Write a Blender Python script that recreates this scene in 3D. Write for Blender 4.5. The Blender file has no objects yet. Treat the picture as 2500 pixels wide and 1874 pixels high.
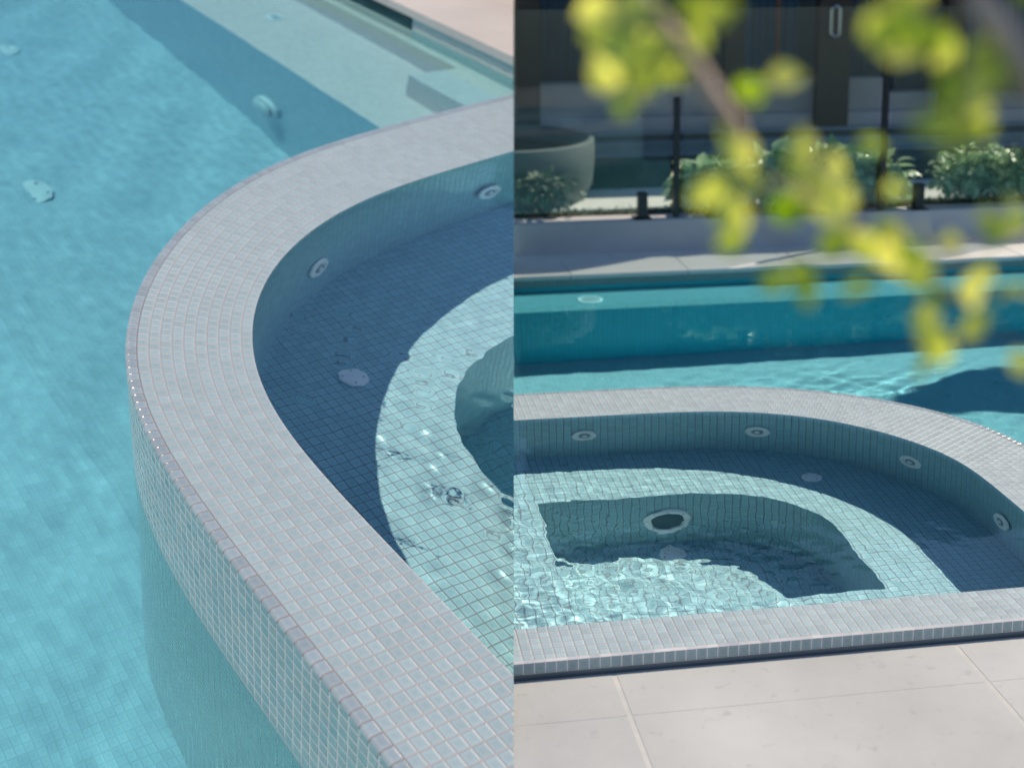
import bpy, bmesh, math, random
import numpy as np
from mathutils import Vector, Matrix

# ------------------------------------------------------------------ camera
S = bpy.context.scene
CAMH = 1.30086
cam_d = bpy.data.cameras.new("camera")
cam = bpy.data.objects.new("camera", cam_d)
S.collection.objects.link(cam)
S.camera = cam
cam_d.sensor_width = 36.0
cam_d.lens = 44.64
cam_d.shift_x = -0.1
cam_d.shift_y = -0.1748
cam_d.clip_start = 0.02
cam_d.clip_end = 400.0
vd = Vector((0.0, 0.976512, -0.215463))
cam.location = (0, 0, CAMH)
cam.rotation_euler = vd.to_track_quat('-Z', 'Y').to_euler()
cam_d.dof.use_dof = True
cam_d.dof.focus_distance = 2.76
cam_d.dof.aperture_fstop = 2.8

# ------------------------------------------------------------------ world
w = bpy.data.worlds.new("World")
S.world = w
w.use_nodes = True
w.cycles.sampling_method = 'NONE'
nt = w.node_tree
sky = nt.nodes.new('ShaderNodeTexSky')
sky.sky_type = 'NISHITA'
sky.sun_disc = False
sky.sun_elevation = math.radians(42)
sky.sun_rotation = math.radians(56)
sky.ozone_density = 4.0
sky.dust_density = 0.4
bg = nt.nodes['Background']
bg.inputs['Strength'].default_value = 0.125
nt.links.new(sky.outputs[0], bg.inputs['Color'])

# two collections, one for each of the two photographed corners
CL = bpy.data.collections.new("left_corner")
CR = bpy.data.collections.new("right_corner")
S.collection.children.link(CL)
S.collection.children.link(CR)

SUNL = (-.4185, -.0335, .9076)
SUNR = (.5214, .3559, .7755)
def sun(name, d, strength, coll, col):
    l = bpy.data.lights.new(name, 'SUN')
    l.energy = strength
    l.angle = math.radians(0.5)
    l.color = col
    l.cycles.is_caustics_light = True
    o = bpy.data.objects.new(name, l)
    S.collection.objects.link(o)
    o.rotation_euler = Vector(d).to_track_quat('Z', 'Y').to_euler()
    o.location = Vector(d) * 20
    # the two photographs were taken at different hours: each corner has its own sun
    o.light_linking.receiver_collection = coll
    o.light_linking.blocker_collection = coll
    return o
sun("sun_over_left_corner", SUNL, 3.6, CL, (1.0, .86, .70))
sun("sun_over_right_corner", SUNR, 4.8, CR, (1.0, .86, .69))

S.view_settings.view_transform = 'Standard'
S.view_settings.look = 'None'
S.view_settings.exposure = 0.0
S.view_settings.gamma = 1.0
S.cycles.use_light_tree = False
S.cycles.max_bounces = 10
S.cycles.transmission_bounces = 8
S.cycles.transparent_max_bounces = 8
S.cycles.sample_clamp_indirect = 6.0
S.cycles.use_denoising = True

# ------------------------------------------------------------------ frames
class Place:
    def __init__(s, o, A, B, U, coll, side):
        s.o, s.A, s.B, s.U = Vector(o), Vector(A), Vector(B), Vector(U)
        s.coll, s.side = coll, side
    def __call__(s, p):
        return s.o + s.A * p[0] + s.B * p[1] + s.U * p[2]
# units are mosaic tiles: i, j along the grid, z up
PL = Place((-0.836888, 2.370738, 0.118254), (0.020728, 0.014246, 0.001264),
           (0.021547, -0.025483, -0.006506), (0.003949, -0.009505, 0.027058), CL, -1)
PR = Place((-0.12475, 2.07027, 0), (0.019764, 0.003061, 0),
           (-0.004027, 0.018108, 0), (0, 0, 0.02), CR, 1)
DIV_CO = Vector((0, 0, CAMH))
DIV_NO = Vector((1.0, 0.077491, -0.017098))

# ------------------------------------------------------------------ materials
def mat(name):
    m = bpy.data.materials.new(name)
    m.use_nodes = True
    n = m.node_tree
    return m, n, n.nodes['Principled BSDF']
def N(n, t, **k):
    x = n.nodes.new(t)
    for a, b in k.items():
        setattr(x, a, b)
    return x
def math_(n, op, a, b=None, c=None, clamp=False):
    x = N(n, 'ShaderNodeMath', operation=op, use_clamp=clamp)
    for i, v in enumerate((a, b, c)):
        if v is None:
            continue
        if isinstance(v, (int, float)):
            x.inputs[i].default_value = v
        else:
            n.links.new(v, x.inputs[i])
    return x.outputs[0]
def mix(n, f, a, b):
    x = N(n, 'ShaderNodeMix', data_type='RGBA')
    for s, v in ((0, f), (6, a), (7, b)):
        if isinstance(v, (int, float)):
            x.inputs[s].default_value = v
        elif isinstance(v, tuple):
            x.inputs[s].default_value = (*v, 1)
        else:
            n.links.new(v, x.inputs[s])
    return x.outputs[2]

def wb(c):
    # mineral colours as measured under neutral light
    return (c[0], c[1], c[2] * .99)
def tile_mat(name, base, dark, grout, gw=0.05, rough=0.22, tilt=0.05, var=0.12, wet=False):
    base, dark, grout = wb(base), wb(dark), wb(grout)
    m, n, b = mat(name)
    L = n.links
    uv = N(n, 'ShaderNodeUVMap', uv_map='tiles')
    sep = N(n, 'ShaderNodeSeparateXYZ')
    L.new(uv.outputs[0], sep.inputs[0])
    fu = math_(n, 'FRACT', sep.outputs[0])
    fv = math_(n, 'FRACT', sep.outputs[1])
    du = math_(n, 'SUBTRACT', 0.5, math_(n, 'ABSOLUTE', math_(n, 'SUBTRACT', fu, 0.5)))
    dv = math_(n, 'SUBTRACT', 0.5, math_(n, 'ABSOLUTE', math_(n, 'SUBTRACT', fv, 0.5)))
    d = math_(n, 'MINIMUM', du, dv)
    ss = N(n, 'ShaderNodeMapRange', interpolation_type='SMOOTHSTEP')
    L.new(d, ss.inputs[0])
    ss.inputs[1].default_value = gw * 0.75
    ss.inputs[2].default_value = gw * 1.35
    mask = ss.outputs[0]
    cen = N(n, 'ShaderNodeMapRange', interpolation_type='SMOOTHSTEP')
    L.new(d, cen.inputs[0])
    cen.inputs[1].default_value = 0.1
    cen.inputs[2].default_value = 0.42
    fl = N(n, 'ShaderNodeVectorMath', operation='FLOOR')
    L.new(uv.outputs[0], fl.inputs[0])
    wn = N(n, 'ShaderNodeTexWhiteNoise', noise_dimensions='2D')
    L.new(fl.outputs[0], wn.inputs[0])
    # glaze pooling: streaky cloudiness, different in each tile
    off = N(n, 'ShaderNodeVectorMath', operation='MULTIPLY_ADD')
    L.new(wn.outputs[1], off.inputs[0])
    off.inputs[1].default_value = (37, 37, 37)
    L.new(uv.outputs[0], off.inputs[2])
    nz = N(n, 'ShaderNodeTexNoise')
    nz.inputs['Scale'].default_value = 2.6
    nz.inputs['Detail'].default_value = 2.0
    L.new(off.outputs[0], nz.inputs['Vector'])
    k = math_(n, 'MULTIPLY', cen.outputs[0], math_(n, 'MULTIPLY', nz.outputs[0], 1.5), clamp=True)
    c1 = mix(n, k, base, dark)
    hs = N(n, 'ShaderNodeHueSaturation')
    vv = math_(n, 'ADD', math_(n, 'MULTIPLY', wn.outputs[0], var), 1 - var / 2)
    L.new(vv, hs.inputs['Value'])
    L.new(c1, hs.inputs['Color'])
    # soft large-scale unevenness of wear
    nb = N(n, 'ShaderNodeTexNoise')
    nb.inputs['Scale'].default_value = 0.13
    nb.inputs['Detail'].default_value = 3.0
    L.new(uv.outputs[0], nb.inputs['Vector'])
    gcol = mix(n, nb.outputs[0], tuple(x * 0.86 for x in grout), tuple(min(1, x * 1.12) for x in grout))
    col = mix(n, mask, gcol, hs.outputs[0])
    L.new(col, b.inputs['Base Color'])
    rr = math_(n, 'SUBTRACT', 0.75, math_(n, 'MULTIPLY', mask, 0.75 - rough))
    L.new(rr, b.inputs['Roughness'])
    bp = N(n, 'ShaderNodeBump')
    bp.inputs['Strength'].default_value = 0.6
    bp.inputs['Distance'].default_value = 0.0018
    bw = N(n, 'ShaderNodeMapRange', interpolation_type='SMOOTHSTEP')
    L.new(d, bw.inputs[0])
    bw.inputs[1].default_value = gw * .5
    bw.inputs[2].default_value = gw * 3.2
    hh = math_(n, 'ADD', bw.outputs[0], math_(n, 'MULTIPLY', nz.outputs[0], 0.45))
    L.new(hh, bp.inputs['Height'])
    tv = N(n, 'ShaderNodeVectorMath', operation='MULTIPLY_ADD')
    L.new(wn.outputs[1], tv.inputs[0])
    tv.inputs[1].default_value = (tilt, tilt, tilt)
    tv.inputs[2].default_value = (-tilt / 2,) * 3
    ad = N(n, 'ShaderNodeVectorMath', operation='ADD')
    L.new(bp.outputs[0], ad.inputs[0])
    L.new(tv.outputs[0], ad.inputs[1])
    nn = N(n, 'ShaderNodeVectorMath', operation='NORMALIZE')
    L.new(ad.outputs[0], nn.inputs[0])
    L.new(nn.outputs[0], b.inputs['Normal'])
    return m

M = {}
M['tile'] = tile_mat('mosaic_dry', (.37, .465, .50), (.315, .41, .44), (.405, .375, .37), gw=.040, var=.14, rough=.42)
M['tile_damp'] = tile_mat('mosaic_damp_wall', (.33, .42, .43), (.27, .35, .36), (.62, .62, .60), gw=.05, var=.1, rough=.1)
M['tile_trim'] = tile_mat('mosaic_trim', (.33, .40, .45), (.28, .35, .40), (.27, .235, .23), gw=.045, var=.2)
M['tile_wall'] = tile_mat('mosaic_wall', (.37, .46, .47), (.30, .39, .40), (.84, .79, .76), gw=.05, var=.13, rough=.12, tilt=.16)
M['tile_wet'] = tile_mat('mosaic_wet', (.335, .575, .655), (.26, .495, .565), (.17, .23, .26), gw=.042)
M['tile_pool'] = tile_mat('mosaic_pool', (.375, .51, .59), (.33, .46, .54), (.31, .43, .50), gw=.045)
M['tile_shallow'] = tile_mat('mosaic_shallow', (.74, .58, .56), (.64, .51, .50), (.42, .34, .34), gw=.042)
M['tile_ledge'] = tile_mat('mosaic_ledge', (.17, .36, .43), (.13, .32, .40), (.10, .24, .29), gw=.045)
M['tile_shade_teal'] = tile_mat('mosaic_shade_teal', (.015, .62, .78), (.01, .54, .70), (.01, .24, .36), gw=.05)  # same mosaic as the pool, with the teal shade tone put into its colour
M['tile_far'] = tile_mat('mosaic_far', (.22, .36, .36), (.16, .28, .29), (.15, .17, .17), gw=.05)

def water_mat(name, tint):
    m, n, b = mat(name)
    n.nodes.remove(b)
    g = N(n, 'ShaderNodeBsdfGlass')
    g.inputs['IOR'].default_value = 1.333
    g.inputs['Roughness'].default_value = 0.0
    g.inputs['Color'].default_value = (*tint, 1)
    out = n.nodes['Material Output']
    n.links.new(g.outputs[0], out.inputs['Surface'])
    return m
M['water'] = water_mat('spa_water', (.95, .985, .99))
M['water_pool'] = water_mat('pool_water', (.60, .91, .97))
M['water_r'] = water_mat('spa_water_right', (.95, .985, .99))
M['water_deep'] = water_mat('deep_water', (.62, .94, .97))

def stone(name, c1, c2, scale=3.0, rough=.75, bump=.15, spots=True):
    c1, c2 = wb(c1), wb(c2)
    m, n, b = mat(name)
    L = n.links
    tc = N(n, 'ShaderNodeNewGeometry')
    nz = N(n, 'ShaderNodeTexNoise')
    nz.inputs['Scale'].default_value = scale
    nz.inputs['Detail'].default_value = 8
    nz.inputs['Roughness'].default_value = .6
    L.new(tc.outputs['Position'], nz.inputs['Vector'])
    r = N(n, 'ShaderNodeMapRange')
    L.new(nz.outputs[0], r.inputs[0])
    r.inputs[1].default_value = .35
    r.inputs[2].default_value = .65
    col = mix(n, r.outputs[0], c1, c2)
    if spots:
        vo = N(n, 'ShaderNodeTexNoise')
        vo.inputs['Scale'].default_value = scale * 28
        vo.inputs['Detail'].default_value = 3
        L.new(tc.outputs['Position'], vo.inputs['Vector'])
        r2 = N(n, 'ShaderNodeMapRange')
        L.new(vo.outputs[0], r2.inputs[0])
        r2.inputs[1].default_value = .63
        r2.inputs[2].default_value = .75
        r2.inputs[4].default_value = .35
        col = mix(n, r2.outputs[0], col, tuple(x * .72 for x in c1))
    L.new(col, b.inputs['Base Color'])
    b.inputs['Roughness'].default_value = rough
    bp = N(n, 'ShaderNodeBump')
    bp.inputs['Strength'].default_value = bump
    bp.inputs['Distance'].default_value = .0015
    n2 = N(n, 'ShaderNodeTexNoise')
    n2.inputs['Scale'].default_value = scale * 60
    n2.inputs['Detail'].default_value = 6
    L.new(tc.outputs['Position'], n2.inputs['Vector'])
    L.new(n2.outputs[0], bp.inputs['Height'])
    L.new(bp.outputs[0], b.inputs['Normal'])
    return m
M['paver'] = stone('pale_paver', (.37, .38, .38), (.49, .50, .495), 1.5)
M['paver_far'] = stone('far_paver', (.60, .60, .58), (.68, .68, .66), 2.2)
M['deck_left'] = stone('pink_paver', (.56, .51, .49), (.63, .58, .55), 2.0)
M['joint'] = stone('pale_grout', (.42, .42, .40), (.54, .53, .505), 12)
M['waterline_glint'] = stone('painted_meniscus', (.60, .56, .52), (.80, .76, .72), 30)  # pale tone paints the bright meniscus at the waterline
M['joint_shade'] = stone('painted_joint_shade', (.16, .14, .14), (.24, .21, .21), 12)  # dark tone stands for shade at the trim step
M['render'] = stone('painted_render', (.44, .45, .47), (.50, .51, .53), 4.0)
M['concrete'] = stone('grey_concrete', (.10, .13, .13), (.14, .17, .168), 3.0)
M['bench_stone'] = stone('warm_grey_stone', (.52, .46, .47), (.62, .55, .56), 3.0)
M['terrace'] = stone('reflection_render', (.44, .40, .39), (.52, .48, .46), 3.0)
M['soil'] = stone('dark_soil', (.018, .013, .010), (.05, .035, .025), 14, .95, .9)
M['dark_stone'] = stone('dark_step', (.05, .075, .08), (.08, .11, .115), 5)
M['mid_stone'] = stone('grey_step', (.24, .30, .33), (.32, .38, .41), 5)
M['core'] = stone('masonry_core', (.3, .3, .3), (.35, .35, .35), 5)

def plain(name, c, rough=.5, metal=0.0, spec=.5):
    m, n, b = mat(name)
    nz = N(n, 'ShaderNodeTexNoise')
    nz.inputs['Scale'].default_value = 40
    tc = N(n, 'ShaderNodeNewGeometry')
    n.links.new(tc.outputs['Position'], nz.inputs['Vector'])
    n.links.new(mix(n, nz.outputs[0], tuple(x * .9 for x in c), tuple(min(1, x * 1.1) for x in c)), b.inputs['Base Color'])
    b.inputs['Roughness'].default_value = rough
    b.inputs['Metallic'].default_value = metal
    b.inputs['Specular IOR Level'].default_value = spec
    return m
M['plastic'] = plain('white_plastic', (.86, .88, .90), .35)
M['plastic_pool'] = plain('tinted_plastic', (.50, .57, .60), .5)
M['plastic_d'] = plain('grey_plastic', (.32, .38, .42), .4)
M['black'] = plain('black_metal', (.012, .016, .022), .35)
M['mesh_dark'] = plain('dark_grille', (.06, .13, .16), .6)
M['column'] = plain('dark_timber', (.035, .024, .018), .5)
M['steel'] = plain('brushed_steel', (.6, .62, .65), .25, 1.0)
M['joinery'] = plain('dark_joinery', (.035, .07, .085), .6)
M['curtain'] = plain('dark_blue_panel', (.045, .11, .17), .7)
M['terracotta'] = plain('terracotta_post', (.22, .09, .06), .6)

def leafmat(name, c1, c2, trans, gloss=.35):
    m, n, b = mat(name)
    L = n.links
    oi = N(n, 'ShaderNodeNewGeometry')
    col = mix(n, oi.outputs['Random Per Island'], c1, c2)
    L.new(col, b.inputs['Base Color'])
    b.inputs['Roughness'].default_value = gloss
    b.inputs['Specular IOR Level'].default_value = .8
    t = N(n, 'ShaderNodeBsdfTranslucent')
    hs = N(n, 'ShaderNodeHueSaturation')
    hs.inputs['Saturation'].default_value = 1.15
    hs.inputs['Value'].default_value = 1.6
    L.new(col, hs.inputs['Color'])
    L.new(hs.outputs[0], t.inputs['Color'])
    mx = N(n, 'ShaderNodeMixShader')
    mx.inputs[0].default_value = trans
    L.new(b.outputs[0], mx.inputs[1])
    L.new(t.outputs[0], mx.inputs[2])
    L.new(mx.outputs[0], n.nodes['Material Output'].inputs['Surface'])
    return m
M['leaf_near'] = leafmat('yellow_green_leaf', (.19, .31, .03), (.78, .76, .22), .58, .45)
M['leaf_shrub'] = leafmat('shrub_leaf', (.13, .27, .10), (.55, .66, .46), .35, .28)
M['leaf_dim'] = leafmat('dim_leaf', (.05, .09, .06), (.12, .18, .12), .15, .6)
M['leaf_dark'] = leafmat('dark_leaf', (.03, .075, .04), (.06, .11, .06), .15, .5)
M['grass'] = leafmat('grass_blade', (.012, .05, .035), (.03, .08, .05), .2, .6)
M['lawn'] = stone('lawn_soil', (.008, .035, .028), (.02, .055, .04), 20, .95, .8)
M['bark'] = stone('pale_bark', (.80, .58, .46), (.92, .74, .58), 18, .8, .5)
M['bark_d'] = stone('brown_twig', (.16, .10, .06), (.24, .16, .10), 18, .8, .5)

def glass_mat():
    m, n, b = mat('fence_glass')
    n.nodes.remove(b)
    L = n.links
    t = N(n, 'ShaderNodeBsdfTransparent')
    t.inputs['Color'].default_value = (.90, .965, .955, 1)
    g = N(n, 'ShaderNodeBsdfGlossy')
    g.inputs['Roughness'].default_value = 0.0
    lw = N(n, 'ShaderNodeLayerWeight')
    lw.inputs['Blend'].default_value = .5
    f = N(n, 'ShaderNodeMath', operation='MULTIPLY_ADD')
    L.new(math_(n, 'POWER', lw.outputs['Facing'], 5.0), f.inputs[0])
    f.inputs[1].default_value = .96
    f.inputs[2].default_value = .04
    d = N(n, 'ShaderNodeBsdfDiffuse')
    d.inputs['Color'].default_value = (.55, .65, .66, 1)
    m1 = N(n, 'ShaderNodeMixShader')
    L.new(f.outputs[0], m1.inputs[0])
    L.new(t.outputs[0], m1.inputs[1])
    L.new(g.outputs[0], m1.inputs[2])
    m2 = N(n, 'ShaderNodeMixShader')      # film of dust and dried splashes
    m2.inputs[0].default_value = .018
    L.new(m1.outputs[0], m2.inputs[1])
    L.new(d.outputs[0], m2.inputs[2])
    L.new(m2.outputs[0], n.nodes['Material Output'].inputs['Surface'])
    return m
M['glass'] = glass_mat()

# ------------------------------------------------------------------ mesh builder
def tag(o, label=None, cat=None, group=None, kind=None):
    if label: o['label'] = label
    if cat: o['category'] = cat
    if group: o['group'] = group
    if kind: o['kind'] = kind
    return o

def thing(name, pl, base, label, cat, group=None):
    o = bpy.data.objects.new(name, None)
    o.empty_display_size = .05
    pl.coll.objects.link(o)
    o.location = pl(base)
    return tag(o, label, cat, group)

class MB:
    def __init__(s):
        s.v, s.f, s.uv, s.m = [], [], [], []
    def vert(s, p):
        s.v.append(tuple(p)); return len(s.v) - 1
    def face(s, idx, uv=None, m=0):
        s.f.append(idx); s.uv.append(uv or [(0, 0)] * len(idx)); s.m.append(m)
    def quad(s, a, b, c, d, uv=None, m=0):
        i = [s.vert(p) for p in (a, b, c, d)]
        s.face(i, uv, m)
    def grid(s, rows, uvs=None, m=0):
        ids = [[s.vert(p) for p in r] for r in rows]
        for r in range(len(rows) - 1):
            for c in range(len(rows[0]) - 1):
                u = None
                if uvs: u = [uvs[r][c], uvs[r][c + 1], uvs[r + 1][c + 1], uvs[r + 1][c]]
                s.face([ids[r][c], ids[r][c + 1], ids[r + 1][c + 1], ids[r + 1][c]], u, m)
    def box(s, x0, x1, y0, y1, z0, z1, m=0, bev=0.0, uvs=1.0):
        c = [(x0, y0), (x1, y0), (x1, y1), (x0, y1)]
        if bev:
            # chamfered box
            b = bev
            ring = lambda k, z: [(x0 + k, y0 + k, z), (x1 - k, y0 + k, z), (x1 - k, y1 - k, z), (x0 + k, y1 - k, z)]
            R = [ring(b, z0), ring(0, z0 + b), ring(0, z1 - b), ring(b, z1)]
            ids = [[s.vert(p) for p in r] for r in R]
            s.face(ids[0][::-1], None, m)
            for a in range(3):
                for k in range(4):
                    q = (k + 1) % 4
                    s.face([ids[a][k], ids[a][q], ids[a + 1][q], ids[a + 1][k]], None, m)
            s.face(ids[3], None, m)
            return
        lo = [s.vert((a, b, z0)) for a, b in c]
        hi = [s.vert((a, b, z1)) for a, b in c]
        s.face(lo[::-1], [(c[k][0], c[k][1]) for k in (3, 2, 1, 0)], m)
        s.face(hi, [c[k] for k in range(4)], m)
        for k in range(4):
            q = (k + 1) % 4
            ax = 0 if k % 2 == 0 else 1
            s.face([lo[k], lo[q], hi[q], hi[k]],
                   [(c[k][ax], z0 * uvs), (c[q][ax], z0 * uvs), (c[q][ax], z1 * uvs), (c[k][ax], z1 * uvs)], m)
    def tube(s, path, rad, n=10, m=0, cap=True):
        rings = []
        P = [Vector(p) for p in path]
        for k, p in enumerate(P):
            t = (P[min(k + 1, len(P) - 1)] - P[max(k - 1, 0)]).normalized()
            a = t.orthogonal().normalized() if k == 0 else (pa - t * pa.dot(t)).normalized()
            pa = a
            b = t.cross(a)
            r = rad[k] if isinstance(rad, (list, tuple)) else rad
            rings.append([s.vert(p + (a * math.cos(2 * math.pi * q / n) + b * math.sin(2 * math.pi * q / n)) * r) for q in range(n)])
        for x, y in zip(rings[:-1], rings[1:]):
            for q in range(n):
                s.face([x[q], x[(q + 1) % n], y[(q + 1) % n], y[q]], None, m)
        if cap:
            s.face(rings[0][::-1], None, m)
            s.face(rings[-1], None, m)
    def lathe(s, c, ax, prof, n=32, m=0, ex=None, wob=0.0):
        # prof: list of (radius, height along ax); c centre
        c, ax = Vector(c), Vector(ax).normalized()
        a = ax.orthogonal().normalized(); b = ax.cross(a)
        rings = []
        for r, h in prof:
            ring = []
            for q in range(n):
                t = 2 * math.pi * q / n
                rr = r * (1 + (wob * math.cos(8 * t) if wob else 0))
                ring.append(s.vert(c + ax * h + (a * math.cos(t) + b * math.sin(t)) * rr))
            rings.append(ring)
        for x, y in zip(rings[:-1], rings[1:]):
            for q in range(n):
                s.face([x[q], x[(q + 1) % n], y[(q + 1) % n], y[q]], None, m)
        if prof[0][0] > 1e-4: s.face(rings[0][::-1], None, m)
        if prof[-1][0] > 1e-4: s.face(rings[-1], None, m)
    def build(s, name, mats, pl, parent=None, smooth=False, clip=True, raw=False, recv=False, bevel=False):
        me = bpy.data.meshes.new(name)
        W = [Vector(v) if raw else pl(v) for v in s.v]
        me.from_pydata(W, [], s.f)
        uvl = me.uv_layers.new(name='tiles')
        k = 0
        flat = []
        for u in s.uv:
            for q in u: flat += [q[0], q[1]]
        uvl.data.foreach_set('uv', flat)
        me.polygons.foreach_set('material_index', s.m)
        me.polygons.foreach_set('use_smooth', [smooth] * len(s.f))
        for mm in (mats if isinstance(mats, list) else [mats]):
            me.materials.append(mm)
        if clip:
            bm = bmesh.new(); bm.from_mesh(me)
            d = [(v.co - DIV_CO).dot(DIV_NO) * pl.side for v in bm.verts]
            if min(d) < 0:
                bmesh.ops.bisect_plane(bm, geom=bm.verts[:] + bm.edges[:] + bm.faces[:], dist=1e-6,
                                       plane_co=DIV_CO, plane_no=DIV_NO, clear_outer=pl.side < 0, clear_inner=pl.side > 0)
            bm.to_mesh(me); bm.free()
        if len(me.vertices) == 0:
            return None
        base = Vector((0, 0, 0))
        co = np.empty(len(me.vertices) * 3); me.vertices.foreach_get('co', co); co = co.reshape(-1, 3)
        base = Vector((float(co[:, 0].mean()), float(co[:, 1].mean()), float(co[:, 2].min())))
        co -= np.array(base)
        me.vertices.foreach_set('co', co.ravel())
        me.update()
        o = bpy.data.objects.new(name, me)
        pl.coll.objects.link(o)
        if parent is not None:
            o.parent = parent
            pw = parent.location.copy()
            pp = parent.parent
            while pp is not None:
                pw += pp.location; pp = pp.parent
            o.location = base - pw
        else:
            o.location = base
        if recv:
            o.cycles.is_caustics_receiver = True
        return o

# ------------------------------------------------------------------ curves
def resample(pts, n, sm=6):
    P = np.array(pts, float)
    d = np.r_[0, np.cumsum(np.hypot(*np.diff(P, axis=0).T))]
    t = np.linspace(0, d[-1], 600)
    Q = np.c_[np.interp(t, d, P[:, 0]), np.interp(t, d, P[:, 1])]
    for _ in range(sm):
        R = Q.copy()
        k = 9
        pad = np.vstack([2 * Q[0] - Q[k:0:-1], Q, 2 * Q[-1] - Q[-2:-k - 2:-1]])
        ker = np.ones(2 * k + 1) / (2 * k + 1)
        Q = np.c_[np.convolve(pad[:, 0], ker, 'valid'), np.convolve(pad[:, 1], ker, 'valid')]
        Q[0], Q[-1] = R[0], R[-1]
    d = np.r_[0, np.cumsum(np.hypot(*np.diff(Q, axis=0).T))]
    t = np.linspace(0, d[-1], n)
    return np.c_[np.interp(t, d, Q[:, 0]), np.interp(t, d, Q[:, 1])]
def pair(O, Nn):
    # for every point of O the matching point on the inner curve
    D = np.hypot(O[:, None, 0] - Nn[None, :, 0], O[:, None, 1] - Nn[None, :, 1])
    ix = np.maximum.accumulate(D.argmin(1)).astype(float)
    k = 7
    pad = np.r_[2 * ix[0] - ix[k:0:-1], ix, 2 * ix[-1] - ix[-2:-k - 2:-1]]
    ix = np.convolve(pad, np.ones(2 * k + 1) / (2 * k + 1), 'valid')
    ix = np.clip(ix, 0, len(Nn) - 1)
    a = np.arange(len(Nn))
    return np.c_[np.interp(ix, a, Nn[:, 0]), np.interp(ix, a, Nn[:, 1])]
def arc(C):
    return np.r_[0, np.cumsum(np.hypot(*np.diff(C, axis=0).T))]
def normals(C):
    t = np.gradient(C, axis=0)
    t /= np.hypot(*t.T)[:, None]
    return np.c_[-t[:, 1], t[:, 0]]

def coping_rows(mb, O, I, rows, nose=.35):
    for k in range(rows):
        a = O + (I - O) * (k / rows)
        b = O + (I - O) * ((k + 1) / rows)
        if k == 0:
            a = O + (I - O) * (nose / 11)
        mid = (a + b) / 2
        u = arc(mid)
        n = len(u)
        v0 = k + (nose if k == 0 else 0)
        mb.grid([[(*a[q], 0) for q in range(n)], [(*b[q], 0) for q in range(n)]],
                [[(u[q], v0) for q in range(n)], [(u[q], k + 1) for q in range(n)]], 2 if k == 0 else 0)
    # dark ribbon painting the shaded step behind the trim row
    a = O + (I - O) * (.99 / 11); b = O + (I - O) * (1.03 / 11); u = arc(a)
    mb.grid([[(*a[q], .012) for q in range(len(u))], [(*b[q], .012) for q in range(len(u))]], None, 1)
    # rounded nose of the outer row
    a = O + (I - O) * (nose / 11)
    u = arc((a + O + (I - O) / rows) / 2)
    R = []; UV = []
    for s_ in range(5):
        th = s_ / 4 * math.pi / 2
        f = nose * (1 - math.sin(th)) / 11
        z = -nose * (1 - math.cos(th))
        c = O + (I - O) * f
        R.append([(*c[q], z) for q in range(len(u))])
        UV.append([(u[q], .08 + nose * (1 - s_ / 4) * .9) for q in range(len(u))])
    R.reverse(); UV.reverse()
    mb.grid(R, UV, 2)

def wall_strip(mb, C, z0, z1, vs=1.0, n=2, u0=0.0, m=0, flip=False, voff=0.0):
    u = arc(C) + u0
    zs = np.linspace(z0, z1, n)
    R = [[(*C[q], z) for q in range(len(C))] for z in zs]
    U = [[(u[q], -z * vs + voff) for q in range(len(C))] for z in zs]
    mb.grid(R, U, m)

def inside(poly, X, Y):
    # vectorised point-in-polygon
    r = np.zeros(X.shape, bool)
    n = len(poly)
    for k in range(n):
        x1, y1 = poly[k]; x2, y2 = poly[(k + 1) % n]
        if y1 == y2: continue
        c = ((y1 > Y) != (y2 > Y)) & (X < (x2 - x1) * (Y - y1) / (y2 - y1) + x1)
        r ^= c
    return r

def masked_floor(mb, poly, x0, x1, y0, y1, step, zf, keep_inside=True, m=0, uvf=None):
    xs = np.arange(x0, x1 + 1e-6, step); ys = np.arange(y0, y1 + 1e-6, step)
    cx = (xs[:-1] + xs[1:]) / 2; cy = (ys[:-1] + ys[1:]) / 2
    X, Y = np.meshgrid(cx, cy)
    k = inside(poly, X, Y)
    if not keep_inside: k = ~k
    ids = {}
    def vid(a, b):
        if (a, b) not in ids:
            ids[(a, b)] = mb.vert((xs[a], ys[b], zf(xs[a], ys[b]) if callable(zf) else zf))
        return ids[(a, b)]
    for b in range(len(cy)):
        for a in range(len(cx)):
            if k[b, a]:
                mb.face([vid(a, b), vid(a + 1, b), vid(a + 1, b + 1), vid(a, b + 1)],
                        [(xs[a], ys[b]), (xs[a + 1], ys[b]), (xs[a + 1], ys[b + 1]), (xs[a], ys[b + 1])], m)

def ripples(seed, waves):
    # sum of plane waves: waves = list of (count, min wavelength, max wavelength, amplitude, direction deg, spread deg)
    r = np.random.RandomState(seed)
    W = []
    for cnt, l0, l1, amp, dr, sp in waves:
        for _ in range(cnt):
            lam = l0 * (l1 / l0) ** r.rand()
            th = math.radians(dr + sp * (r.rand() - .5) * 2)
            W.append((2 * math.pi / lam * math.cos(th), 2 * math.pi / lam * math.sin(th), r.rand() * 6.28, amp * (lam / l1) ** 1.2 / math.sqrt(cnt)))
    def f(X, Y):
        z = np.zeros_like(X)
        for kx, ky, p, a in W:
            z += a * np.sin(kx * X + ky * Y + p)
        return z
    return f

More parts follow.
